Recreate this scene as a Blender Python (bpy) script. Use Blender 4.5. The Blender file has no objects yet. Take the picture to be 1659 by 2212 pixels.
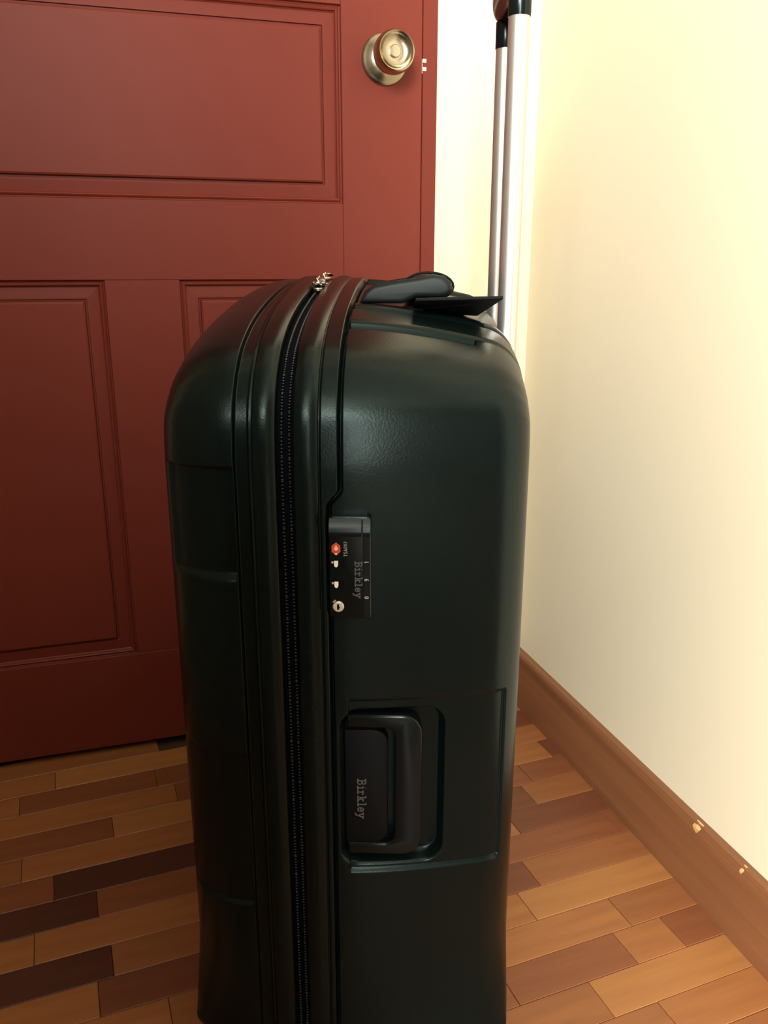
import bpy, bmesh, math, random
import numpy as np
from mathutils import Vector, Matrix

# ------------------------------------------------------------------ camera
scene = bpy.context.scene
C = scene.collection
FPX = 1800.0
PITCH = math.atan(526.0 / FPX)
YAW = math.atan(570.5 / (FPX / math.cos(PITCH)))
cam_d = bpy.data.cameras.new('camera')
cam_d.sensor_fit = 'VERTICAL'
cam_d.sensor_height = 24.0
cam_d.lens = 24.0 * FPX / 2212.0
cam_d.clip_start = 0.02
cam = bpy.data.objects.new('camera', cam_d)
C.objects.link(cam)
cam.location = (0, 0, 0.72)
cam.rotation_euler = (math.pi / 2 - PITCH, 0, -YAW)
scene.camera = cam

# ------------------------------------------------------------------ light
world = bpy.data.worlds.new('world')
scene.world = world
world.use_nodes = True
wb = world.node_tree.nodes['Background']
wb.inputs[0].default_value = (0.80, 0.88, 1.0, 1)
wb.inputs[1].default_value = 0.0

def area(name, loc, rot, sx, sy, power, col):
    d = bpy.data.lights.new(name, 'AREA')
    d.shape = 'RECTANGLE'; d.size = sx; d.size_y = sy; d.energy = power; d.color = col
    o = bpy.data.objects.new(name, d); C.objects.link(o)
    o.location = loc; o.rotation_euler = rot
    return o
WIN = (-1.75, -0.48, 0.35, 2.30)      # opening of the window behind the camera (x0, x1, z0, z1)
WY = -1.90
area('window_back_offscreen', ((WIN[0]+WIN[1])/2, WY-0.06, (WIN[2]+WIN[3])/2), (math.pi/2, 0, 0),
     WIN[1]-WIN[0], WIN[3]-WIN[2], 515.0, (1.0, 0.985, 0.95))

scene.view_settings.view_transform = 'Standard'
scene.view_settings.look = 'None'
scene.view_settings.exposure = -0.12
scene.view_settings.gamma = 1.0
scene.view_settings.use_curve_mapping = False

# ------------------------------------------------------------------ materials
def mat(name, col, rough=0.5, metal=0.0, spec=0.5, bump=None, vary=None, tint=None, coat=0.0):
    m = bpy.data.materials.new(name); m.use_nodes = True
    nt = m.node_tree; b = nt.nodes['Principled BSDF']
    b.inputs['Base Color'].default_value = (*col, 1)
    b.inputs['Roughness'].default_value = rough
    b.inputs['Metallic'].default_value = metal
    b.inputs['Specular IOR Level'].default_value = spec
    if tint: b.inputs['Specular Tint'].default_value = (*tint, 1)
    if coat:
        b.inputs['Coat Weight'].default_value = coat; b.inputs['Coat Roughness'].default_value = 0.12
    tc = nt.nodes.new('ShaderNodeTexCoord')
    if vary:                       # (scale xyz, second colour, detail)
        mp = nt.nodes.new('ShaderNodeMapping'); mp.inputs['Scale'].default_value = vary[0]
        nz = nt.nodes.new('ShaderNodeTexNoise'); nz.inputs['Scale'].default_value = 1.0
        nz.inputs['Detail'].default_value = vary[2]
        mx = nt.nodes.new('ShaderNodeMix'); mx.data_type = 'RGBA'
        mx.inputs[6].default_value = (*col, 1); mx.inputs[7].default_value = (*vary[1], 1)
        rp = nt.nodes.new('ShaderNodeValToRGB')
        rp.color_ramp.elements[0].position = 0.35; rp.color_ramp.elements[1].position = 0.68
        nt.links.new(tc.outputs['Object'], mp.inputs['Vector'])
        nt.links.new(mp.outputs[0], nz.inputs['Vector'])
        nt.links.new(nz.outputs[0], rp.inputs[0])
        nt.links.new(rp.outputs[0], mx.inputs[0])
        nt.links.new(mx.outputs[2], b.inputs['Base Color'])
    if bump:                       # (scale, strength, distance)
        nb = nt.nodes.new('ShaderNodeTexNoise'); nb.inputs['Scale'].default_value = bump[0]
        nb.inputs['Detail'].default_value = 3
        bp = nt.nodes.new('ShaderNodeBump'); bp.inputs['Strength'].default_value = bump[1]
        bp.inputs['Distance'].default_value = bump[2]
        nt.links.new(tc.outputs['Object'], nb.inputs['Vector'])
        nt.links.new(nb.outputs[0], bp.inputs['Height'])
        nt.links.new(bp.outputs[0], b.inputs['Normal'])
    return m

M = {}
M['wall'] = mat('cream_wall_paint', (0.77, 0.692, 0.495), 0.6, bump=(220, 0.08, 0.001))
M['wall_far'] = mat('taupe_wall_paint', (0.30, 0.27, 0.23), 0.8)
M['ceiling'] = mat('ceiling_paint', (0.60, 0.58, 0.52), 0.8)
M['door'] = mat('red_brown_door_paint', (0.18, 0.032, 0.0195), 0.47, spec=0.18, bump=(60, 0.06, 0.002),
                vary=((3, 3, 1.2), (0.155, 0.026, 0.016), 2))
M['base'] = mat('baseboard_wood', (0.255, 0.104, 0.042), 0.4, bump=(90, 0.1, 0.001),
                vary=((60, 2, 60), (0.19, 0.075, 0.030), 4))
M['chip'] = mat('bare_chipped_wood', (0.62, 0.36, 0.14), 0.7)
woods = [((0.355, 0.138, 0.043), (0.280, 0.104, 0.033)),
         ((0.300, 0.112, 0.037), (0.235, 0.086, 0.029)),
         ((0.245, 0.082, 0.031), (0.190, 0.064, 0.025)),
         ((0.180, 0.057, 0.025), (0.140, 0.045, 0.020)),
         ((0.400, 0.172, 0.052), (0.330, 0.135, 0.042)),
         ((0.085, 0.027, 0.014), (0.07, 0.022, 0.012))]
M['wood'] = [mat('parquet_wood_%s' % 'abcdef'[i], c, 0.42, vary=((6, 70, 6), d, 4), bump=(120, 0.04, 0.001))
             for i, (c, d) in enumerate(woods)]
M['slab'] = mat('parquet_joint', (0.07, 0.03, 0.016), 0.7)
M['shell'] = mat('black_hard_plastic', (0.0022, 0.0048, 0.0047), 0.26, spec=0.21, tint=(0.74, 1.0, 0.95),
                 bump=(650, 0.16, 0.0006))
M['gloss'] = mat('black_smooth_plastic', (0.003, 0.005, 0.005), 0.22, spec=0.28, tint=(0.85, 1.0, 1.0))
M['handle'] = mat('black_satin_plastic', (0.006, 0.009, 0.009), 0.48, spec=0.3, tint=(0.9, 1.0, 0.97))
M['matte'] = mat('black_matte_plastic', (0.003, 0.004, 0.0045), 0.55, spec=0.12, bump=(700, 0.1, 0.0006))
M['tape'] = mat('navy_zipper_tape', (0.002, 0.003, 0.005), 0.8, spec=0.05)
M['teeth'] = mat('zipper_coil', (0.03, 0.032, 0.035), 0.25, spec=0.6)
M['chrome'] = mat('polished_metal', (0.75, 0.70, 0.58), 0.18, metal=1.0)
M['alu'] = mat('brushed_aluminium', (0.82, 0.80, 0.75), 0.36, metal=0.92)
M['brass'] = mat('antique_brass', (0.46, 0.40, 0.285), 0.26, metal=1.0, bump=(300, 0.03, 0.0005))
M['steel'] = mat('latch_steel', (0.72, 0.66, 0.55), 0.35, metal=0.6)
M['ink'] = mat('grey_printed_ink', (0.085, 0.085, 0.075), 0.6)
M['inkw'] = mat('light_printed_ink', (0.42, 0.42, 0.38), 0.6)
M['red'] = mat('red_emblem', (0.55, 0.055, 0.025), 0.4)
M['pale'] = mat('pale_emblem', (0.85, 0.50, 0.33), 0.4)
M['white'] = mat('white_plastic', (0.85, 0.80, 0.74), 0.3)
M['dark'] = mat('slot_black', (0.002, 0.002, 0.002), 0.9, spec=0.1)
M['rubber'] = mat('wheel_rubber', (0.02, 0.02, 0.02), 0.7)
M['frame'] = mat('window_frame_paint', (0.7, 0.68, 0.62), 0.5)

# ------------------------------------------------------------------ helpers
def link(name, me, m, parent=None, kind=None, smooth=False):
    o = bpy.data.objects.new(name, me); C.objects.link(o)
    if m is not None and not me.materials: me.materials.append(m)
    if parent is not None: o.parent = parent
    if kind: o['kind'] = kind
    if smooth:
        me.polygons.foreach_set('use_smooth', [True] * len(me.polygons)); me.update()
    return o

def raw(name, verts, faces, m, parent=None, kind=None, smooth=False):
    me = bpy.data.meshes.new(name)
    me.from_pydata([tuple(v) for v in verts], [], faces); me.update()
    return link(name, me, m, parent, kind, smooth)

def frombm(name, bm, m, parent=None, kind=None, smooth=False):
    bmesh.ops.recalc_face_normals(bm, faces=bm.faces)
    me = bpy.data.meshes.new(name); bm.to_mesh(me); bm.free()
    return link(name, me, m, parent, kind, smooth)

def add_box(bm, lo, hi, bev=0.0, seg=1):
    r = bmesh.ops.create_cube(bm, size=1.0)
    vs = r['verts']
    s = [hi[i] - lo[i] for i in range(3)]; c = [(hi[i] + lo[i]) / 2 for i in range(3)]
    for v in vs:
        v.co = Vector((v.co[0]*s[0]+c[0], v.co[1]*s[1]+c[1], v.co[2]*s[2]+c[2]))
    if bev > 0:
        es = list({e for v in vs for e in v.link_edges})
        bmesh.ops.bevel(bm, geom=es, offset=bev, segments=seg, affect='EDGES', profile=0.5)

def box(name, lo, hi, m, parent=None, bev=0.0, seg=1, kind=None):
    bm = bmesh.new(); add_box(bm, lo, hi, bev, seg)
    return frombm(name, bm, m, parent, kind)

def lathe(name, prof, m, parent, n=48, axis='Y', org=(0, 0, 0)):
    """prof: list of (radius, along axis)."""
    vs, fs = [], []
    for r, h in prof:
        for k in range(n):
            a = 2*math.pi*k/n; p, q = r*math.cos(a), r*math.sin(a)
            v = {'Y': (p, h, q), 'X': (h, p, q), 'Z': (p, q, h)}[axis]
            vs.append((v[0]+org[0], v[1]+org[1], v[2]+org[2]))
    for i in range(len(prof)-1):
        for k in range(n):
            fs.append((i*n+k, i*n+(k+1) % n, (i+1)*n+(k+1) % n, (i+1)*n+k))
    fs.append(tuple(range(n))); fs.append(tuple(range((len(prof)-1)*n, len(prof)*n)))
    bm = bmesh.new()
    bv = [bm.verts.new(v) for v in vs]
    for f in fs: bm.faces.new([bv[i] for i in f])
    o = frombm(name, bm, m, parent, smooth=True)
    o.data.set_sharp_from_angle(angle=math.radians(38))
    return o

def extrude_poly(name, pts, plane, d0, d1, m, parent, bev=0.0, seg=2, smooth=False):
    """pts: outline in 2D; plane 'xz' -> extruded along y from d0 to d1; 'xy' -> along z."""
    bm = bmesh.new()
    def P(p, d): return (p[0], d, p[1]) if plane == 'xz' else (p[0], p[1], d)
    a = [bm.verts.new(P(p, d0)) for p in pts]; b = [bm.verts.new(P(p, d1)) for p in pts]
    n = len(pts)
    f0 = bm.faces.new(a); f1 = bm.faces.new(b[::-1])
    for i in range(n): bm.faces.new((a[i], b[i], b[(i+1) % n], a[(i+1) % n]))
    bmesh.ops.recalc_face_normals(bm, faces=bm.faces)
    if bev:
        bmesh.ops.bevel(bm, geom=list(set(f0.edges) | set(f1.edges)), offset=bev, segments=seg, affect='EDGES', profile=0.5)
    o = frombm(name, bm, m, parent, smooth=smooth)
    if smooth: o.data.set_sharp_from_angle(angle=math.radians(40))
    return o

def round_rect(x0, x1, z0, z1, r, n=6, which=(1, 1, 1, 1)):
    """outline, counter-clockwise; which = round the corners (x0z0, x1z0, x1z1, x0z1)."""
    out = []
    for k, (cx, cz, a0) in enumerate(((x0+r, z0+r, 180), (x1-r, z0+r, 270), (x1-r, z1-r, 0), (x0+r, z1-r, 90))):
        if which[k]:
            for i in range(n+1):
                a = math.radians(a0 + 90*i/n); out.append((cx+r*math.cos(a), cz+r*math.sin(a)))
        else:
            out.append(((x0, z0), (x1, z0), (x1, z1), (x0, z1))[k])
    return out

def tube(name, pts, r, m, parent, n=12, sx=1.0, cyclic=False):
    """round tube through pts (list of 3D points)."""
    P = [Vector(p) for p in pts]; vs, fs = [], []
    L = len(P)
    up = Vector((0.123, 0.311, 0.94)).normalized()
    for i, p in enumerate(P):
        if cyclic: d = P[(i+1) % L] - P[i-1]
        else: d = P[min(i+1, L-1)] - P[max(i-1, 0)]
        d.normalize(); u = d.cross(up).normalized(); v = d.cross(u).normalized()
        for k in range(n):
            a = 2*math.pi*k/n; vs.append(p + u*(r*sx*math.cos(a)) + v*(r*math.sin(a)))
    for i in range(L if cyclic else L-1):
        j = (i+1) % L
        for k in range(n): fs.append((i*n+k, i*n+(k+1) % n, j*n+(k+1) % n, j*n+k))
    if not cyclic:
        fs.append(tuple(range(n))[::-1]); fs.append(tuple(range((L-1)*n, L*n)))
    o = raw(name, vs, fs, m, parent, smooth=True)
    o.data.set_sharp_from_angle(angle=math.radians(50))
    return o

def empty(name, loc, rz=0.0, parent=None):
    o = bpy.data.objects.new(name, None); C.objects.link(o)
    o.location = loc; o.rotation_euler = (0, 0, rz); o.empty_display_size = 0.05
    if parent: o.parent = parent
    return o

def tag(o, label, cat, group=None):
    o['label'] = label; o['category'] = cat
    if group: o['group'] = group

# ------------------------------------------------------------------ room
XR = 0.603          # face of the right wall
YD = 1.2103         # face of the door leaf
XL, YB, ZC = -2.2, WY, 2.55
XN, YE, XE = -0.62, 0.20, 1.3   # face of the left wall, drawn in to cut bounce light; where the right wall is cut short likewise; wall of the added side room
D0, D1 = -0.370, 0.4235          # door leaf
F0, F1 = -0.392, 0.4455          # outside of the narrow frame
bm = bmesh.new(); add_box(bm, (XL-0.1, YB-0.1, -0.06), (XE+0.1, YD+0.25, -0.004))
floor = frombm('floor', bm, M['slab'], kind='structure')

# parquet fingers, rows turned about four degrees from the door wall
rnd = random.Random(11)
ANG = math.atan2(0.0767, 0.997)
RW = 0.047
ROT = Matrix.Rotation(ANG, 4, 'Z')
plank_cache = {}
def plank_mesh(l, k):
    key = (round(l, 3), k)
    if key not in plank_cache:
        b = bmesh.new(); add_box(b, (0.0003, 0.0003, -0.008), (l-0.0003, RW-0.0003, 0.0), 0.0005)
        bmesh.ops.recalc_face_normals(b, faces=b.faces)
        me = bpy.data.meshes.new('plank'); b.to_mesh(me); b.free()
        me.materials.append(M['wood'][k]); plank_cache[key] = me
    return plank_cache[key]
known = {1: [(0.16, 3), (0.33, 2), (0.476, 2), (0.541, 0), (0.75, 2)],      # (end, tone)
         0: [(0.17, 2), (0.415, 1), (0.66, 4)],
         2: [(0.12, 1), (0.29, 0), (0.50, 0), (0.72, 1)],
         3: [(0.21, 1), (0.40, 0), (0.66, 4)],
         4: [(0.14, 3), (0.36, 0), (0.43, 3), (0.62, 1)],
         5: [(-0.29, 5), (-0.067, 5), (0.15, 1), (0.35, 2), (0.58, 2), (0.7, 2)],
         6: [(-0.36, 2), (-0.15, 0), (0.08, 0), (0.22, 2), (0.45, 0), (0.68, 3)],
         7: [(-0.30, 5), (-0.085, 5), (0.12, 2), (0.30, 1), (0.50, 3), (0.7, 1)],
         -1: [(0.30, 2), (0.47, 1), (0.7, 0)],
         -2: [(0.26, 1), (0.45, 0), (0.7, 1)]}
far_bm = bmesh.new()
V0 = 0.530
ymin, ymax = YB, YD+0.03
for row in range(-66, 17):
    v = V0 + RW*row
    u = XL + rnd.uniform(-0.2, 0.0); spans = []
    ks = known.get(row)
    stop = 1.5
    if ks:
        first = ks[0][0] + v*0.0767 - 0.22
    else:
        first = stop
    while u < first:
        l = rnd.choice((0.185, 0.225, 0.255, 0.285))
        e = min(u + l, first)
        if first - e < 0.06: e = first
        spans.append((u, e, rnd.choices(range(6), (26, 26, 20, 12, 8, 5))[0])); u = e
    if ks:
        for e, k in ks: spans.append((u, e+v*0.0767, k)); u = e+v*0.0767
        while u < stop:
            spans.append((u, u+0.22, rnd.choices(range(6), (26, 26, 20, 12, 8, 5))[0])); u += 0.22
    for a, b, k in spans:
        p0 = ROT @ Vector((a, v, 0)); p1 = ROT @ Vector((b, v, 0))
        xlim = XR-0.004 if v > 0.06 else XE
        if p1.x < (XN if v > 0.06 else XL) or p0.x > xlim: continue
        if p1.x > xlim: b = a + (xlim-p0.x)/math.cos(ANG)
        if b - a < 0.012: continue
        pm = ROT @ Vector(((a+b)/2, v+RW/2, 0))
        if pm.y < ymin or pm.y > ymax-0.02: continue
        if -0.78 < pm.x and 0.16 < pm.y:
            o = bpy.data.objects.new('plank', plank_mesh(b-a, k)); C.objects.link(o)
            o.parent = floor; o.location = p0 + Vector((0, 0, rnd.uniform(-0.0004, 0.0))); o.rotation_euler = (0, 0, ANG)
        else:
            i0 = len(far_bm.faces)
            n0 = len(far_bm.verts)
            add_box(far_bm, (a+0.0003, v+0.0003, -0.006), (b-0.0003, v+RW-0.0003, -0.0002))
            far_bm.verts.ensure_lookup_table(); far_bm.faces.ensure_lookup_table()
            for q in far_bm.verts[n0:]: q.co = ROT @ q.co
            for q in far_bm.faces[i0:]: q.material_index = k
fo = frombm('parquet_field', far_bm, M['wood'][0], floor, 'stuff')
for k in range(1, 6): fo.data.materials.append(M['wood'][k])

# walls and ceiling
bm = bmesh.new(); add_box(bm, (XR, YE, -0.05), (XE, YD+0.25, ZC))
wall_right = frombm('wall_right', bm, M['wall'], kind='structure')
bm = bmesh.new()
YW = YD + 0.0015
add_box(bm, (F1, YW, -0.05), (XR, YD+0.2, ZC))
add_box(bm, (XN, YW, -0.05), (F0, YD+0.2, ZC))
add_box(bm, (F0, YW, 2.045), (F1, YD+0.2, ZC))
wall_back = frombm('wall_back', bm, M['wall'], kind='structure')
bm = bmesh.new()
add_box(bm, (XL-0.1, YB-0.1, -0.05), (XL, -0.33, ZC)); add_box(bm, (XL-0.1, -0.33, -0.05), (XN, YD+0.25, ZC))
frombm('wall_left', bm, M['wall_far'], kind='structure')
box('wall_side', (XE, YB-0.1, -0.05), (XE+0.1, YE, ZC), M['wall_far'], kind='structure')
box('ceiling', (XL-0.1, YB-0.1, ZC), (XE+0.1, YD+0.25, ZC+0.08), M['ceiling'], kind='structure')
bm = bmesh.new()
add_box(bm, (XL, YB-0.12, -0.05), (WIN[0], YB, ZC)); add_box(bm, (WIN[1], YB-0.12, -0.05), (XE, YB, ZC))
add_box(bm, (WIN[0], YB-0.12, WIN[3]), (WIN[1], YB, ZC)); add_box(bm, (WIN[0], YB-0.12, -0.05), (WIN[1], YB, WIN[2]))
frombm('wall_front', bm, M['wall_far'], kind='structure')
bm = bmesh.new(); t = 0.03
add_box(bm, (WIN[0], YB-0.04, WIN[2]), (WIN[0]+t, YB+0.01, WIN[3])); add_box(bm, (WIN[1]-t, YB-0.04, WIN[2]), (WIN[1], YB+0.01, WIN[3]))
add_box(bm, (WIN[0]+t, YB-0.04, WIN[2]), (WIN[1]-t, YB+0.01, WIN[2]+t)); add_box(bm, (WIN[0]+t, YB-0.04, WIN[3]-t), (WIN[1]-t, YB+0.01, WIN[3]))
frombm('window_1', bm, M['frame'], kind='structure')
# unseen blockers added behind the camera (tall, half-height, low) to shade left side and suitcase
bm = bmesh.new()
add_box(bm, (XN, -0.32, -0.004), (-0.44, -0.22, ZC)); add_box(bm, (-0.44, -0.32, -0.004), (-0.12, -0.22, 1.08)); add_box(bm, (-0.12, -1.0, -0.004), (0.35, -0.40, 0.20))
frombm('light_blocker', bm, M['wall_far'], kind='structure')

# baseboards
def board(name, pts, y0, y1, axis):
    """pts: (offset from wall, z) profile; extruded along the wall."""
    vs, fs = [], []
    n = len(pts)
    for e in (y0, y1):
        for d, z in pts:
            vs.append((XR-d, e, z) if axis == 'y' else (e, YW-d, z))
    for i in range(n): fs.append((i, (i+1) % n, n+(i+1) % n, n+i))
    fs.append(tuple(range(n))); fs.append(tuple(range(n, 2*n)))
    bm = bmesh.new(); bv = [bm.verts.new(v) for v in vs]
    for f in fs: bm.faces.new([bv[i] for i in f])
    return frombm(name, bm, M['base'], kind='structure')
bprof = [(0, 0.0), (0.0125, 0.0), (0.0125, 0.088), (0.0115, 0.0925), (0.009, 0.0965), (0.006, 0.098), (0, 0.098)]
bbr = board('baseboard_right', bprof, YE, YW, 'y')
board('baseboard_back', bprof, F1+0.001, XR-0.0126, 'x')
board('baseboard_left', bprof, XN, F0-0.001, 'x')
# bare spots where paint and varnish have chipped off the board's top edge
for (y, l, hgt) in ((0.683, 0.010, 0.006), (0.610, 0.004, 0.003)):
    bm = bmesh.new()
    pts = [(0.0, 0.0), (l*0.45, hgt), (l, hgt*0.5), (l*1.2, 0.0), (l*0.7, -hgt*0.15)]
    f = [bm.verts.new((XR-0.0127, y+p, 0.0925-q)) for p, q in pts]
    g = [bm.verts.new((XR-0.006, y+p, 0.0984-q*0.1)) for p, q in pts]
    bm.faces.new(f); bm.faces.new(g[::-1])
    for i in range(5): bm.faces.new((f[i], f[(i+1) % 5], g[(i+1) % 5], g[i]))
    frombm('paint_chip', bm, M['chip'], bbr)

# ------------------------------------------------------------------ door
door = empty('door_1', ((D0+D1)/2, YD, 0.0)); door['kind'] = 'structure'
ox = (D0+D1)/2
def dbox(name, x0, x1, z0, z1, y0=0.0, y1=0.036, bev=0.0008, m=None, parent=door):
    return box(name, (x0-ox, y0, z0), (x1-ox, y1, z1), m or M['door'], parent, bev)
XA, XM0, XM1, XB = -0.254, -0.0215, 0.0765, 0.308
rows = [(0.160, 0.705), (0.8075, 1.0555), (1.155, 1.93)]
dbox('stile', D0, XA, 0.010, 2.02); dbox('stile', XB, D1, 0.010, 2.02)
for z0, z1 in ((0.010, 0.160), (0.705, 0.8075), (1.0555, 1.155), (1.93, 2.02)): dbox('rail', XA, XB, z0, z1)
dbox('mullion', XM0, XM1, 0.160, 0.705); dbox('mullion', XM0, XM1, 1.155, 1.93)
# moulded raised panel: rings of (inset, depth behind the door face)
PP = [(0.0, 0.0006), (0.0006, 0.0042), (0.0022, 0.0050), (0.0034, 0.0036), (0.0050, 0.0026), (0.0066, 0.0036),
      (0.0074, 0.0062), (0.0090, 0.0076), (0.0215, 0.0066), (0.0240, 0.0066), (0.0246, 0.0094), (0.0268, 0.0094),
      (0.0278, 0.0040), (0.0300, 0.0028)]
def panel(x0, x1, z0, z1):
    vs, fs = [], []
    for i, d in PP:
        vs += [(x0+i-ox, d, z0+i), (x1-i-ox, d, z0+i), (x1-i-ox, d, z1-i), (x0+i-ox, d, z1-i)]
    for r in range(len(PP)-1):
        for k in range(4): fs.append((4*r+k, 4*r+(k+1) % 4, 4*r+4+(k+1) % 4, 4*r+4+k))
    q = 4*(len(PP)-1); fs.append((q, q+1, q+2, q+3))
    raw('panel', vs, fs, M['door'], door)
panel(XA, XM0, *rows[0]); panel(XM1, XB, *rows[0])
panel(XA, XB, *rows[1])
panel(XA, XM0, *rows[2]); panel(XM1, XB, *rows[2])
# knob
KX, KZ = 0.3685-ox, 0.9935
kn = lathe('door_knob', [(0.0155, -0.014), (0.0150, -0.022), (0.0185, -0.026), (0.0235, -0.030), (0.0262, -0.036), (0.0268, -0.044),
     (0.0262, -0.051), (0.0248, -0.0555), (0.0235, -0.0572), (0.0222, -0.0565), (0.0205, -0.0535), (0.0165, -0.0500),
     (0.0120, -0.0488), (0.0086, -0.0486)], M['brass'], door, 64, 'Y', (KX, 0, KZ))
lathe('knob_button', [(0.0078, -0.046), (0.0078, -0.0508), (0.0070, -0.0516), (0.0035, -0.0518)], M['brass'], kn, 40, 'Y', (KX, 0, KZ))
ro = lathe('rosette', [(0.0327, 0.0002), (0.0327, -0.0030), (0.0318, -0.0046), (0.0295, -0.0058), (0.0265, -0.0078), (0.0225, -0.0108), (0.0190, -0.0126), (0.0158, -0.0135),
     (0.0150, -0.0140)], M['brass'], door, 64, 'Y', (KX, 0, KZ))
# latch bolt seen in the gap
lb = dbox('latch_plate', 0.4228, 0.4241, 0.980, 0.998, 0.0006, 0.02, 0.0, M['steel'])
for z in (0.9955, 0.9850):
    dbox('latch_bolt', 0.4234, 0.4290, z-0.0026, z+0.0026, -0.0024, 0.006, 0.0004, M['steel'])
# narrow frame in the same paint
bm = bmesh.new()
add_box(bm, (0.4241, YD-0.0012, 0.0), (F1, YD+0.06, 2.045), 0.0008); add_box(bm, (F0, YD-0.0012, 0.0), (-0.3727, YD+0.06, 2.045), 0.0008)
add_box(bm, (-0.3727, YD-0.0012, 2.0225), (0.4241, YD+0.06, 2.045), 0.0008)
add_box(bm, (0.41, YD+0.040, 0.0), (0.4241, YD+0.06, 2.0225)); add_box(bm, (-0.3727, YD+0.040, 0.0), (-0.36, YD+0.06, 2.0225))
frombm('trim_1', bm, M['door'], kind='structure')
bm = bmesh.new(); add_box(bm, (F0-0.02, YD+0.06, -0.002), (F1+0.02, YD+0.075, 2.06))
frombm('trim_2', bm, M['wall_far'], kind='structure')

# ------------------------------------------------------------------ suitcase
SA = math.radians(18.677)
WC = 0.845; TC = -0.05
def wpos(t_, w_, z_=0.0):
    return (t_*math.cos(SA) + w_*math.sin(SA), -t_*math.sin(SA) + w_*math.cos(SA), z_)
suit = empty('suitcase', wpos(TC, WC), -SA)
tag(suit, 'large black hard-shell suitcase with zipper, combination lock and raised trolley handle', 'suitcase')
def S(t_, w_, z_): return (t_-TC, w_-WC, z_)

# perimeter of the shell, seen from the front: bottom centre -> near side -> top centre, then mirrored
W0 = 0.580
ctrl = [(W0, 0.555), (0.5806, 0.585), (0.5840, 0.610), (0.5905, 0.629), (0.6000, 0.6425), (0.6140, 0.6555), (0.6400, 0.6705),
        (0.6930, 0.6860), (0.7700, 0.6985), (0.8600, 0.7080), (0.9700, 0.7125)]
W1 = 1.140                      # far side
farc = [(0.9700, 0.7125), (1.0400, 0.7070), (1.0850, 0.6940), (1.1130, 0.6740), (1.1290, 0.6480), (1.1375, 0.6150), (W1, 0.5750)]
def catmull(pts, before, after, n=24):
    out = []
    P = [np.array(p) for p in pts]
    ext = [np.array(before)] + P + [np.array(after)]
    for i in range(1, len(ext)-2):
        a, b, c, d = ext[i-1:i+3]
        for k in range(n):
            u = k/n
            out.append(0.5*((2*b)+(-a+c)*u+(2*a-5*b+4*c-d)*u*u+(-a+3*b-3*c+d)*u**3))
    out.append(P[-1]); return out
Z0 = 0.030; RB = 0.032
half = [np.array((WC + (W0+RB-WC)*k/30, Z0)) for k in range(30)]
half += [np.array((W0+RB-RB*math.sin(a), Z0+RB-RB*math.cos(a))) for a in np.linspace(0, math.pi/2, 24)]
half += [np.array((W0, z)) for z in np.linspace(Z0+RB, 0.555, 60)[1:-1]]
half += catmull(ctrl, (W0, 0.525), (1.04, 0.7070))
half = np.array(half)
def resample(P, spac):
    d = np.r_[0, np.cumsum(np.linalg.norm(np.diff(P, axis=0), axis=1))]
    n = max(2, int(d[-1]/spac)); s = np.linspace(0, d[-1], n+1)
    return np.c_[np.interp(s, d, P[:, 0]), np.interp(s, d, P[:, 1])]
nearh = resample(half, 0.0014)
far = catmull(farc, (0.86, 0.7080), (W1, 0.54))
far += [np.array((W1, z)) for z in np.linspace(0.57, Z0+RB, 40)]
far += [np.array((W1-RB+RB*math.cos(a), Z0+RB-RB*math.sin(a))) for a in np.linspace(0, math.pi/2, 24)[1:]]
far += [np.array((W1-RB + (WC-W1+RB)*k/20, Z0)) for k in range(1, 21)]
farh = resample(np.array(far), 0.004)
PATH = np.r_[nearh, farh[1:-1]]
def normals(P):
    d = np.roll(P, -1, 0) - np.roll(P, 1, 0)
    for _ in range(4): d = (d + np.roll(d, 1, 0) + np.roll(d, -1, 0))/3
    d /= np.linalg.norm(d, axis=1)[:, None]
    return np.c_[-d[:, 1], d[:, 0]]            # outward (path runs clockwise seen from the front)
NRM = normals(PATH)
if (NRM[len(nearh)//2, 0]) > 0: NRM = -NRM
NS = len(PATH)
pw = np.minimum(PATH[:, 0]-W0, W1-PATH[:, 0]); pz = PATH[:, 1]
def ss(x, a, b):
    u = np.clip((x-a)/(b-a), 0, 1); return u*u*(3-2*u)
def band(x, a, b, e): return ss(x, a-e, a+e)*(1-ss(x, b-e, b+e))
TOPM = ss(pz, 0.630, 0.640)

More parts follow.
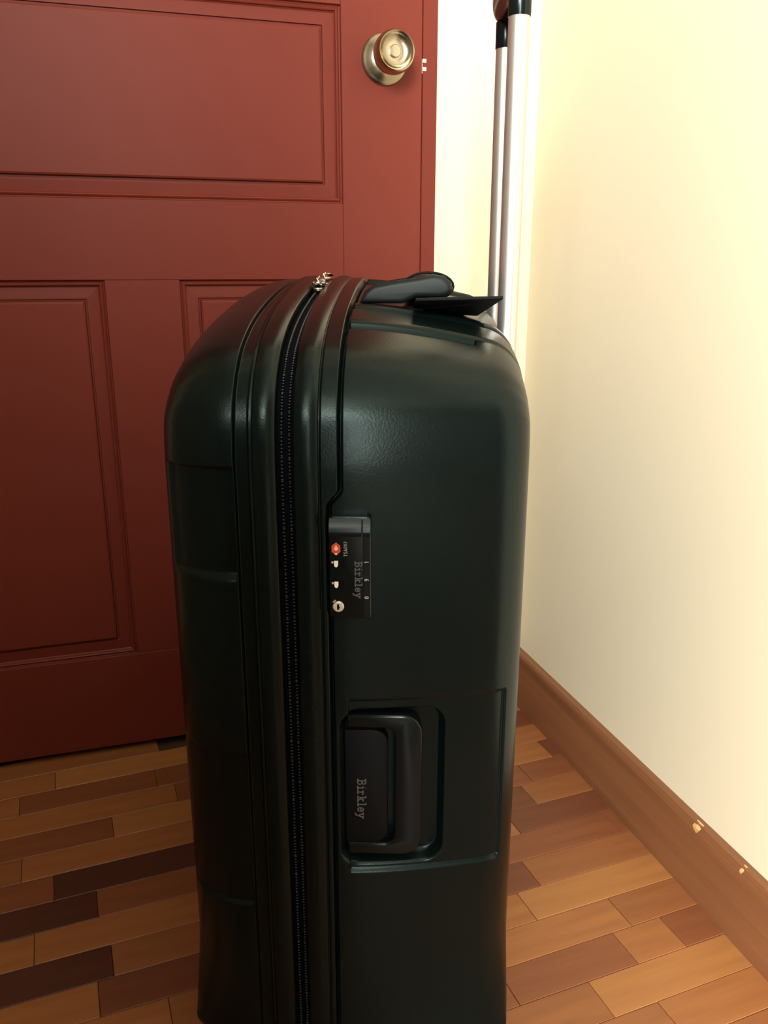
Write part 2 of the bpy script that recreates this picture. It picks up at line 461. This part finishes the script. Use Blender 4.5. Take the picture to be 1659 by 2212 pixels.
def o_front(t_):
    o = np.full(NS, 0.0040)
    if t_ < -0.128:                              # outer panel with rounded front edge
        r = 0.060; t1 = -0.132
        if t_ < t1: o += r - math.sqrt(max(r*r-(t1-t_)**2, 0))
        fade = float(ss(np.array(t_), -0.190, -0.176))
        o += 0.0062*ss(pz, 0.4925, 0.4995)*(1-ss(pz, 0.580, 0.582))*fade
        o += 0.0030*band(pz, 0.20, 0.345, 0.0012)*fade
    else:
        g = float(ss(np.array(t_), -0.128, -0.1262))
        up = float(ss(np.array(t_), -0.1175, -0.1145))
        o += 0.0045*g*(1-up)
        o -= 0.0040*up
        c = (t_+0.1055)/0.0095
        if t_ > -0.1145: o += 0.0035*abs(c)**2.5
    return o
def o_back(t_):
    o = np.zeros(NS)
    u = (t_+0.05)/0.13
    jog = -0.0500 - 0.0085*(1-ss(pz, 0.552, 0.566))     # groove bends towards the seam above the lock
    jog = np.where(pz > 0.552, jog, -0.0585)
    if t_ < -0.0650:
        c = (t_+0.0742)/0.0095; o += 0.0033*abs(c)**2.5
    o += 0.0045*band(np.full(NS, t_), -0.0652, -0.0640, 0.0005)
    if t_ > -0.0640: o += 0.0022
    o += 0.0035*ss(np.full(NS, t_)-jog, -0.0022, 0.0)*(1-ss(np.full(NS, t_)-jog, 0.0, 0.0022))*4*0.5
    mainm = ss(np.full(NS, t_)-jog, -0.0005, 0.0008)
    o += mainm*(0.0030 + 0.0200*max(u, 0)**1.6)
    r = 0.030; t1 = 0.0635
    if t_ > t1: o += r - math.sqrt(max(r*r-(t_-t1)**2, 0))
    # rib and recessed pocket across the top
    m = mainm*TOPM
    slot = 1 - float(ss(np.array(t_), 0.0515, 0.0530))                # the lower slot stops short of the back edge
    o += m*slot*(0.0048*ss(pw, 0.0880, 0.0892)*(1-ss(pw, 0.0990, 0.1010)))
    o += m*(-0.0016*ss(pw, 0.100, 0.106)*(1-ss(pw, 0.138, 0.146)))
    o += m*(0.0050*ss(pw, 0.1420, 0.1450)*(1-ss(pw, 0.1520, 0.1560)))
    o += m*(-0.0012*ss(pw, 0.1560, 0.1600)*(1-ss(pw, 0.1660, 0.1700)))
    o += m*(0.0040*ss(pw, 0.168, 0.172))
    # sunk field around the side handle
    tf = float(ss(np.array(t_), -0.0470, -0.0455))*(1-float(ss(np.array(t_), 0.0775, 0.0800)))
    o += tf*0.0034*band(pz, 0.2345, 0.3935, 0.0011)
    # deeper pocket for the handle
    if -0.056 < t_ < 0.036:
        qx = abs(t_+0.0115) - (0.0415-0.016); qz = np.abs(pz-0.3118) - (0.0722-0.016)
        sd = np.hypot(np.maximum(qx, 0), np.maximum(qz, 0)) + np.minimum(np.maximum(qx, qz), 0) - 0.016
        o += 0.0115*(1-ss(sd, -0.0042, 0.0016))*(pw < 0.02)
    return o

def loft(name, ts, ofun, m, cap_t, lip):
    """ts: stations along the thickness from the seam to the outer face."""
    rows_ = []
    for off in lip: rows_.append((off[0], np.full(NS, off[1])))
    squash = 0.32 + 0.68*ss(pz, 0.035, 0.15)          # tighter edge along the bottom
    for t_ in ts:
        o = ofun(t_); rows_.append((t_, np.where(o > 0.006, 0.006+(o-0.006)*squash, o)))
    V = []
    for t_, o in rows_:
        p = PATH - NRM*o[:, None]
        V.append(np.c_[np.full(NS, t_-TC), p[:, 0]-WC, p[:, 1]])
    last = V[-1]; cen = np.array((cap_t-TC, 0.0, 0.37))
    sg = 1 if cap_t > TC else -1
    for k in (0.94, 0.85, 0.7, 0.5, 0.3, 0.12):
        q = cen + (last-cen)*k; q[:, 0] = cap_t-TC + sg*0.004*(1-k)**0.5; V.append(q)
    nr = len(V); V = np.concatenate(V).reshape(-1, 3)
    idx = np.arange(nr*NS).reshape(nr, NS)
    a, b = idx[:-1], idx[1:]
    F = np.stack([a, np.roll(a, -1, 1), np.roll(b, -1, 1), b], -1).reshape(-1, 4)
    if sg < 0: F = F[:, ::-1]
    me = bpy.data.meshes.new(name)
    me.vertices.add(len(V)); me.vertices.foreach_set('co', V.astype(np.float32).ravel())
    nf = len(F)
    me.loops.add(nf*4); me.loops.foreach_set('vertex_index', F.astype(np.int32).ravel())
    me.polygons.add(nf); me.polygons.foreach_set('loop_start', np.arange(0, nf*4, 4, dtype=np.int32))
    me.polygons.foreach_set('use_smooth', np.ones(nf, dtype=bool))
    me.update(calc_edges=True); me.validate()
    b_ = bmesh.new(); b_.from_mesh(me); b_.verts.ensure_lookup_table()
    b_.faces.new([b_.verts[i] for i in range((nr-1)*NS, nr*NS)])
    bmesh.ops.recalc_face_normals(b_, faces=b_.faces); b_.to_mesh(me); b_.free()
    return link(name, me, m, suit)

def steps(a, b, d): return list(np.linspace(a, b, max(2, int(abs(b-a)/d)+1)))
ft = steps(-0.0962, -0.1150, 0.0010) + steps(-0.1155, -0.1285, 0.0006) + steps(-0.1295, -0.132, 0.001)
ft += [-0.132-0.060*math.sin(a) for a in np.linspace(0.03, math.pi/2, 34)]
front = loft('front_shell', ft, o_front, M['shell'], -0.192, [(-0.0968, 0.016), (-0.0962, 0.006)])
bt = steps(-0.0836, -0.0665, 0.0009) + steps(-0.066, -0.063, 0.00035) + steps(-0.0625, -0.0605, 0.0007) + steps(-0.060, -0.0440, 0.00045)
bt += steps(-0.042, 0.018, 0.0025) + steps(0.0195, 0.033, 0.0009) + steps(0.035, 0.050, 0.0025) + steps(0.0512, 0.0534, 0.0004) + steps(0.055, 0.0625, 0.0025)
bt += [0.0635+0.030*math.sin(a) for a in np.linspace(0.0, math.pi/2, 30)]
back = loft('back_shell', bt, o_back, M['shell'], 0.0935, [(-0.0830, 0.016), (-0.0836, 0.006)])

# zipper: tape in the seam and two rows of coil teeth
vs = []
for t_ in (-0.0970, -0.0900, -0.0828):
    p = PATH - NRM*(0.0105 if t_ != -0.09 else 0.0098)
    vs.append(np.c_[np.full(NS, t_-TC), p[:, 0]-WC, p[:, 1]])
vs = np.concatenate(vs)
fs = [(r*NS+i, r*NS+(i+1) % NS, (r+1)*NS+(i+1) % NS, (r+1)*NS+i) for r in range(2) for i in range(NS)]
raw('zipper_tape', vs, fs, M['tape'], suit)
d = np.r_[0, np.cumsum(np.linalg.norm(np.diff(PATH, axis=0), axis=1))]
vs, fs = [], []
for rowi, t_ in enumerate((-0.0925, -0.0868)):
    for s in np.arange(rowi*0.0013, d[-1], 0.0026):
        i = min(int(np.searchsorted(d, s)), NS-1)
        p = PATH[i]; n = NRM[i]; tg = np.array((-n[1], n[0]))
        c = p - n*0.0088
        b0 = len(vs)
        for (dt, dn, dg) in ((-0.0016, 0, 0), (0.0016, 0, 0), (0, 0.0011, 0), (0, -0.0011, 0), (0, 0, 0.0009), (0, 0, -0.0009)):
            q = c + n*dn + tg*dg; vs.append((t_+dt-TC, q[0]-WC, q[1]))
        for a, b, c_ in ((0, 2, 4), (2, 1, 4), (1, 3, 4), (3, 0, 4), (2, 0, 5), (1, 2, 5), (3, 1, 5), (0, 3, 5)):
            fs.append((b0+a, b0+b, b0+c_))
raw('zipper_teeth', vs, fs, M['teeth'], suit, 'stuff', smooth=True)

def top_at(w_, off=0.0):
    sel = pz > 0.55
    return float(np.interp(w_, PATH[sel, 0], pz[sel])) - off
# two metal zipper sliders up on the top edge
def slider(w_, flip):
    z = top_at(w_, 0.0085); t_ = -0.0898
    pts = []
    for k in range(9):
        a = math.radians(-90+180*k/8); pts.append((0.0040+0.0055*math.cos(a)*1.0, 0.0062*math.sin(a)))
    pts += [(-0.003, 0.0062), (-0.0095, 0.0040), (-0.0075, 0.0012), (-0.0075, -0.0012), (-0.0095, -0.0040), (-0.003, -0.0062)]
    pts = [(p*1.2, q*1.05) for p, q in pts]
    pts = [(t_-TC+q, w_-WC+p*flip) for p, q in pts]
    o = extrude_poly('zipper_slider', pts, 'xy', z, z+0.0036, M['chrome'], suit, 0.0007, 2)
    extrude_poly('slider_top', [(x, y) for x, y in pts], 'xy', z+0.0060, z+0.0095, M['chrome'], o, 0.0011, 2)
    tube('bridge', [(t_-TC, w_-WC+flip*a, z+0.0095+h) for a, h in ((0.0065, -0.001), (0.0055, 0.0028), (0.002, 0.0042), (-0.003, 0.0042), (-0.0062, 0.0026), (-0.007, -0.001))],
         0.0016, M['chrome'], o, 8)
    tube('pull_tab', [(t_-TC+0.001, w_-WC+flip*0.001, z+0.0125), (t_-TC+0.0035, w_-WC-flip*0.004, z+0.0128), (t_-TC+0.0050, w_-WC-flip*0.016, z+0.0110)], 0.0014, M['chrome'], o, 8, 2.2)
slider(0.845, 1); slider(0.905, -1)

# ---- combination lock on the near side
lock = empty('combination_lock', S(-0.0427, W0-0.0035, 0.508), 0, suit)
def LK(t_, z_): return (t_+0.0427, z_-0.508)
pts = [LK(a, b) for a, b in round_rect(-0.0582, -0.0270, 0.4680, 0.5480, 0.0035)]
body = extrude_poly('lock_body', pts, 'xz', 0.0, 0.012, M['gloss'], lock, 0.0014, 3, True)
# raised sloping lip at the upper end (crescent) and the ledge that separates the narrow dial strip
bm = bmesh.new()
for (a, b) in ((-0.0575, -0.0340), (-0.0328, -0.0276)):
    n = 9
    ring = []
    for k in range(n):
        u = k/(n-1); ang = u*math.pi*0.62
        yy = -0.0052*math.sin(ang); zz = 0.5465 - 0.0125*u
        ring.append((yy, zz))
    A = [bm.verts.new((a+0.0427, y, z-0.508)) for y, z in ring]; B = [bm.verts.new((b+0.0427, y, z-0.508)) for y, z in ring]
    Ab = bm.verts.new((a+0.0427, 0.002, 0.0300)); Bb = bm.verts.new((b+0.0427, 0.002, 0.0300))
    for k in range(n-1): bm.faces.new((A[k], A[k+1], B[k+1], B[k]))
    bm.faces.new(A + [Ab]); bm.faces.new((B + [Bb])[::-1])
    bm.faces.new((A[-1], Ab, Bb, B[-1])); bm.faces.new((Ab, A[0], B[0], Bb))
o = frombm('lock_lip', bm, M['gloss'], lock, smooth=True); o.data.set_sharp_from_angle(angle=math.radians(35))
box('dial_strip', (-0.0330+0.0427, -0.0010, 0.4690-0.508), (-0.0275+0.0427, 0.002, 0.5335-0.508), M['gloss'], lock, 0.0004)

# ---- lettering: every glyph a set of strokes in a unit box (cap height 1), slab serif
GL = {
 'B': (0.78, [[(0.0, .93), (.42, .93), (.57, .87), (.60, .75), (.57, .62), (.42, .54), (.2, .54)], [(.42, .52), (.60, .45), (.66, .30), (.60, .14), (.42, .07), (0, .07)], [(.2, .93), (.2, .07)]]),
 'i': (0.44, [[(.03, .63), (.22, .63), (.22, .07)], [(.0, .07), (.42, .07)], [(.20, .93), (.22, .92)]]),
 'r': (0.60, [[(.03, .63), (.2, .63), (.2, .07)], [(.0, .07), (.42, .07)], [(.2, .44), (.30, .58), (.42, .64), (.52, .57)]]),
 'k': (0.76, [[(.02, .93), (.19, .93), (.19, .07)], [(.0, .07), (.34, .07)], [(.2, .30), (.52, .63)], [(.38, .63), (.66, .63)], [(.32, .42), (.58, .07)], [(.44, .07), (.72, .07)]]),
 'l': (0.44, [[(.02, .93), (.2, .93), (.2, .07)], [(.0, .07), (.42, .07)]]),
 'e': (0.62, [[(.08, .36), (.52, .36), (.50, .54), (.40, .64), (.28, .66), (.15, .58), (.08, .42), (.09, .24), (.17, .11), (.30, .06), (.43, .09), (.53, .18)]]),
 'y': (0.72, [[(.0, .63), (.28, .63)], [(.12, .63), (.36, .08)], [(.44, .63), (.72, .63)], [(.60, .63), (.36, .08), (.26, -.18), (.14, -.24), (.06, -.20)]]),
 'T': (0.60, [[(.02, .93), (.56, .93)], [(.29, .93), (.29, 0)]]),
 'S': (0.60, [[(.52, .82), (.42, .93), (.2, .93), (.08, .82), (.08, .65), (.2, .53), (.42, .46), (.53, .33), (.53, .17), (.42, .06), (.18, .06), (.06, .18)]]),
 'A': (0.66, [[(.03, 0), (.31, .97), (.59, 0)], [(.14, .30), (.48, .30)]]),
 '0': (0.60, [[(.30, .93), (.13, .84), (.08, .5), (.13, .16), (.30, .06), (.47, .16), (.52, .5), (.47, .84), (.30, .93)]]),
 '2': (0.60, [[(.08, .75), (.14, .89), (.30, .94), (.46, .87), (.50, .70), (.42, .50), (.08, .07), (.54, .07)]]),
 '9': (0.60, [[(.50, .68), (.45, .52), (.30, .45), (.14, .53), (.09, .70), (.15, .87), (.30, .94), (.46, .86), (.51, .66), (.46, .30), (.34, .08), (.14, .08)]]),
 '1': (0.40, [[(.06, .74), (.24, .93), (.24, 0)]]),
}
def lettering(name, text, org, right, up, out, size, weight, m, parent, gap=0.10):
    """flat raised print; org = start of the baseline, right/up/out unit vectors."""
    R_, U_, O_ = Vector(right), Vector(up), Vector(out)
    vs, fs = [], []
    x = 0.0; hw = weight/2
    def quad(p):
        b0 = len(vs)
        vs.extend(Vector(org) + R_*(a*size) + U_*(b*size) + O_*0.00025 for a, b in p); fs.append(tuple(range(b0, b0+len(p))))
    for ch in text:
        adv, strokes = GL[ch]
        for st in strokes:
            for (a, b) in zip(st[:-1], st[1:]):
                dx, dy = b[0]-a[0], b[1]-a[1]; l = math.hypot(dx, dy) or 1
                ex, ey = dx/l*hw*0.5, dy/l*hw*0.5; nx, ny = -dy/l*hw, dx/l*hw
                quad([(x+a[0]-ex-nx, a[1]-ey-ny), (x+b[0]+ex-nx, b[1]+ey-ny), (x+b[0]+ex+nx, b[1]+ey+ny), (x+a[0]-ex+nx, a[1]-ey+ny)])
        x += adv + gap
    return raw(name, vs, fs, m, parent)
def text_len(text, gap): return sum(GL[c][0] for c in text) + gap*(len(text)-1)
DN, UPV, RT, LT, NEAR = (0, 0, -1), (0, 0, 1), (1, 0, 0), (-1, 0, 0), (0, -1, 0)
Ls = 0.0288/text_len('Birkley', 0.10)
lettering('brand_print', 'Birkley', (*[LK(-0.0393, 0)[0]], -0.0002, 0.5135-0.508), DN, RT, NEAR, Ls, 0.15, M['ink'], lock)
Ts = 0.0114/text_len('TSA002', 0.14)
lettering('code_print', 'TSA002', (LK(-0.0446, 0)[0], -0.0002, 0.5174-0.508), UPV, LT, NEAR, Ts*1.0, 0.11, M['inkw'], lock, 0.14)
for ch, z in (('1', 0.5137), ('9', 0.4995), ('0', 0.4856)):
    lettering('dial_digit', ch, (LK(-0.0268, 0)[0]-0.0022, -0.0012, z-0.508-0.001), UPV, LT, NEAR, 0.0031, 0.17, M['inkw'], lock)
# red emblem
def prism(name, pts, y0, y1, m, parent):
    return extrude_poly(name, [LK(*p) for p in pts], 'xz', y0, y1, m, parent)
em = prism('emblem', [(-0.0528, 0.5182), (-0.0496, 0.5208), (-0.0496, 0.5254), (-0.0528, 0.5281), (-0.0561, 0.5254), (-0.0561, 0.5208)], -0.0004, 0.001, M['red'], lock)
prism('emblem_flare', [(-0.0528, 0.5214), (-0.0511, 0.5232), (-0.0528, 0.5262), (-0.0545, 0.5232)], -0.0006, 0.0008, M['pale'], em)
prism('emblem_flare', [(-0.0528, 0.5182), (-0.0514, 0.5193), (-0.0528, 0.5200), (-0.0542, 0.5193)], -0.0006, 0.0008, M['pale'], em)
# two slots with the light pins of the zipper pulls
for z in (0.5116, 0.4953):
    sl = prism('pull_slot', round_rect(-0.0568, -0.0475, z-0.0036, z+0.0030, 0.0010, 3), -0.0003, 0.0012, M['dark'], lock)
    pp = [(-0.0544, z+0.0023), (-0.0514, z+0.0023)] + [(-0.0529+0.0015*math.cos(math.radians(a)), z-0.0004+0.0021*math.sin(math.radians(a))) for a in range(0, -181, -30)]
    prism('pull_pin', pp, -0.0012, 0.001, M['white'], sl)
    prism('pull_pin_shank', round_rect(-0.0563, -0.0549, z+0.0004, z+0.0019, 0.0003, 2), -0.0009, 0.001, M['steel'], sl)
# key cylinder
kc = lathe('key_cylinder', [(0.0042, 0.001), (0.0042, -0.0010), (0.0036, -0.0015), (0.0012, -0.0015)], M['steel'], lock, 32, 'Y', (*LK(-0.0517, 0)[:1], 0, LK(0, 0.4778)[1]))
prism('keyhole', [(-0.0526, 0.4756), (-0.0511, 0.4756), (-0.0511, 0.4768), (-0.0506, 0.4770), (-0.0506, 0.4778), (-0.0511, 0.4780), (-0.0511, 0.4800), (-0.0526, 0.4800)], -0.0018, 0.0, M['dark'], kc)
prism('key_mark', [(-0.0561, 0.4812), (-0.0553, 0.4808), (-0.0535, 0.4824), (-0.0541, 0.4830)], -0.0004, 0.001, M['inkw'], lock)

# ---- side carry handle in its pocket
sh = empty('side_handle', S(-0.018, 0.594, 0.31), 0, suit)
def SH(t_, z_): return (t_+0.018, z_-0.31)
pad = extrude_poly('handle_pad', [SH(*p) for p in round_rect(-0.0500, -0.0150, 0.2580, 0.3640, 0.012, 6, (0, 1, 1, 0))], 'xz', -0.0012, 0.012, M['matte'], sh, 0.0012, 2, True)
outer = round_rect(-0.0480, 0.0125, 0.2480, 0.3790, 0.016, 8, (0, 1, 1, 0))
inner = round_rect(-0.0480, -0.0095, 0.2590, 0.3670, 0.008, 8, (0, 1, 1, 0))
# C-shaped grip: outer outline forward, inner outline backward
cpts = [outer[-1]] + [inner[-1]] + inner[1:-1][::-1] + [inner[0]] + [outer[0]] + outer[1:-1]
cpts = [SH(*p) for p in cpts][::-1]
extrude_poly('grip', cpts, 'xz', -0.0040, 0.008, M['gloss'], sh, 0.0022, 3, True)
B2 = 0.0375/text_len('Birkley', 0.10)
lettering('brand_print', 'Birkley', (SH(-0.0402, 0)[0], -0.0014, 0.3189-0.31), DN, RT, NEAR, B2, 0.15, M['ink'], pad)

# ---- top carry handle, folded over towards the trolley poles
th = empty('top_handle', S(0.0, 0.845, 0.690), 0, suit)
tp = [(-0.0450, 0.6905), (-0.0400, 0.7010), (-0.0320, 0.7060), (-0.0148, 0.7092), (0.0060, 0.7122), (0.0200, 0.7148), (0.0290, 0.7138),
      (0.0350, 0.7090), (0.0372, 0.7030), (0.0340, 0.6975), (0.0260, 0.6955), (0.0054, 0.6955), (-0.0066, 0.6905)]
tpl = [(a, b-0.690) for a, b in tp]
for a, b in ((0.752, 0.786), (0.904, 0.938)):
    arm = extrude_poly('handle_arm', tpl, 'xz', a-0.845, b-0.845, M['handle'], th, 0.0045, 4, True)
    extrude_poly('arm_inset', [(-0.0170, 0.0182), (-0.0120, 0.0150), (-0.0085, 0.0160), (-0.0125, 0.0194)], 'xz', a-0.845+0.002, b-0.845-0.002, M['matte'], arm)
el = [(0.0170+0.0195*math.cos(2*math.pi*k/28), 0.0150+0.0090*math.sin(2*math.pi*k/28)) for k in range(28)]
extrude_poly('grip', el, 'xz', 0.786-0.845-0.003, 0.904-0.845+0.003, M['matte'], th, 0, 1, True)
box('handle_base', (-0.047, 0.742-0.845, -0.018), (0.012, 0.948-0.845, -0.003), M['matte'], th, 0.003, 2)

# ---- trolley handle
tr = empty('trolley_handle', S(0.0895, 0.845, 0.45), 0, suit)
for w_ in (0.791, 0.899):
    ov = [(0.0092*math.cos(2*math.pi*k/28), 0.0092*math.sin(2*math.pi*k/28)) for k in range(28)]
    extrude_poly('pole', [(x, y+w_-0.845) for x, y in ov], 'xy', 0.0, 0.4735, M['alu'], tr, 0, 1, True)
    extrude_poly('collar', [(x*1.06, y*1.06+w_-0.845) for x, y in ov], 'xy', 0.4725, 0.496, M['gloss'], tr, 0.0006, 2, True)
gp = round_rect(-0.066, 0.066, 0.4900, 0.5280, 0.014, 8)
bm = bmesh.new()
n = 20; ringv = []
for k in range(41):
    u = -0.0655 + 0.131*k/40
    e = max(0.0, 1-(abs(u)/0.0662)**6)**0.5
    zc = 0.509 + 0.004*(1-(u/0.066)**2)
    ringv.append([bm.verts.new((0.0140*(0.45+0.55*e)*math.cos(2*math.pi*j/n)-0.001, u, zc + 0.0185*(0.55+0.45*e)*math.sin(2*math.pi*j/n))) for j in range(n)])
for a, b in zip(ringv[:-1], ringv[1:]):
    for j in range(n): bm.faces.new((a[j], a[(j+1) % n], b[(j+1) % n], b[j]))
bm.faces.new(ringv[0]); bm.faces.new(ringv[-1][::-1])
frombm('grip', bm, M['gloss'], tr, smooth=True).data.set_sharp_from_angle(angle=math.radians(50))
box('pole_housing', (-0.020, 0.775-0.845, -0.03), (0.0105, 0.915-0.845, 0.17), M['matte'], tr, 0.004, 3)

# ---- casters
for (t_, w_) in ((-0.135, 0.65), (-0.135, 1.04), (0.035, 0.65), (0.035, 1.04)):
    cs = empty('caster', S(t_, w_, 0.0), 0, suit)
    lathe('wheel', [(0.008, -0.009), (0.0140, -0.009), (0.0155, -0.0075), (0.0155, 0.0075), (0.0140, 0.009), (0.008, 0.009)], M['rubber'], cs, 28, 'X', (0, 0, 0.0155))
    bm = bmesh.new(); add_box(bm, (-0.0135, -0.012, 0.012), (-0.0098, 0.012, 0.033), 0.001); add_box(bm, (0.0098, -0.012, 0.012), (0.0135, 0.012, 0.033), 0.001)
    add_box(bm, (-0.0135, -0.012, 0.0315), (0.0135, 0.012, 0.0365), 0.001)
    frombm('fork', bm, M['matte'], cs)

# ------------------------------------------------------------------ luggage tag strapped to the top handle
lt = empty('luggage_tag', wpos(0.0, 0.75, 0.69), -SA)
tag(lt, 'black rectangular luggage tag strapped to the suitcase top handle', 'luggage tag')
def TG(t_, w_, z_): return (t_, w_-0.75, z_-0.69)
top = [TG(0.0767, 0.712, 0.6985), TG(0.0040, 0.712, 0.6968), TG(0.0020, 0.790, 0.6840), TG(0.0620, 0.790, 0.6808)]
bm = bmesh.new()
a = [bm.verts.new(v) for v in top]; b = [bm.verts.new((v[0], v[1], v[2]-0.0030)) for v in top]
bm.faces.new(a); bm.faces.new(b[::-1])
for i in range(4): bm.faces.new((a[i], b[i], b[(i+1) % 4], a[(i+1) % 4]))
bmesh.ops.bevel(bm, geom=list(bm.edges), offset=0.0009, segments=2, affect='EDGES', profile=0.5)
frombm('tag_body', bm, M['matte'], lt)
tube('tag_seam', [TG(0.010, 0.745, 0.6868), TG(0.028, 0.738, 0.6885), TG(0.050, 0.730, 0.6908)], 0.0007, M['gloss'], lt, 8)
loop = [TG(0.0165+0.0230*math.cos(a), 0.797, 0.7040+0.0125*math.sin(a)) for a in np.linspace(0, 2*math.pi, 24, endpoint=False)]
tube('strap', loop, 0.0012, M['matte'], lt, 8, 1.0, True)
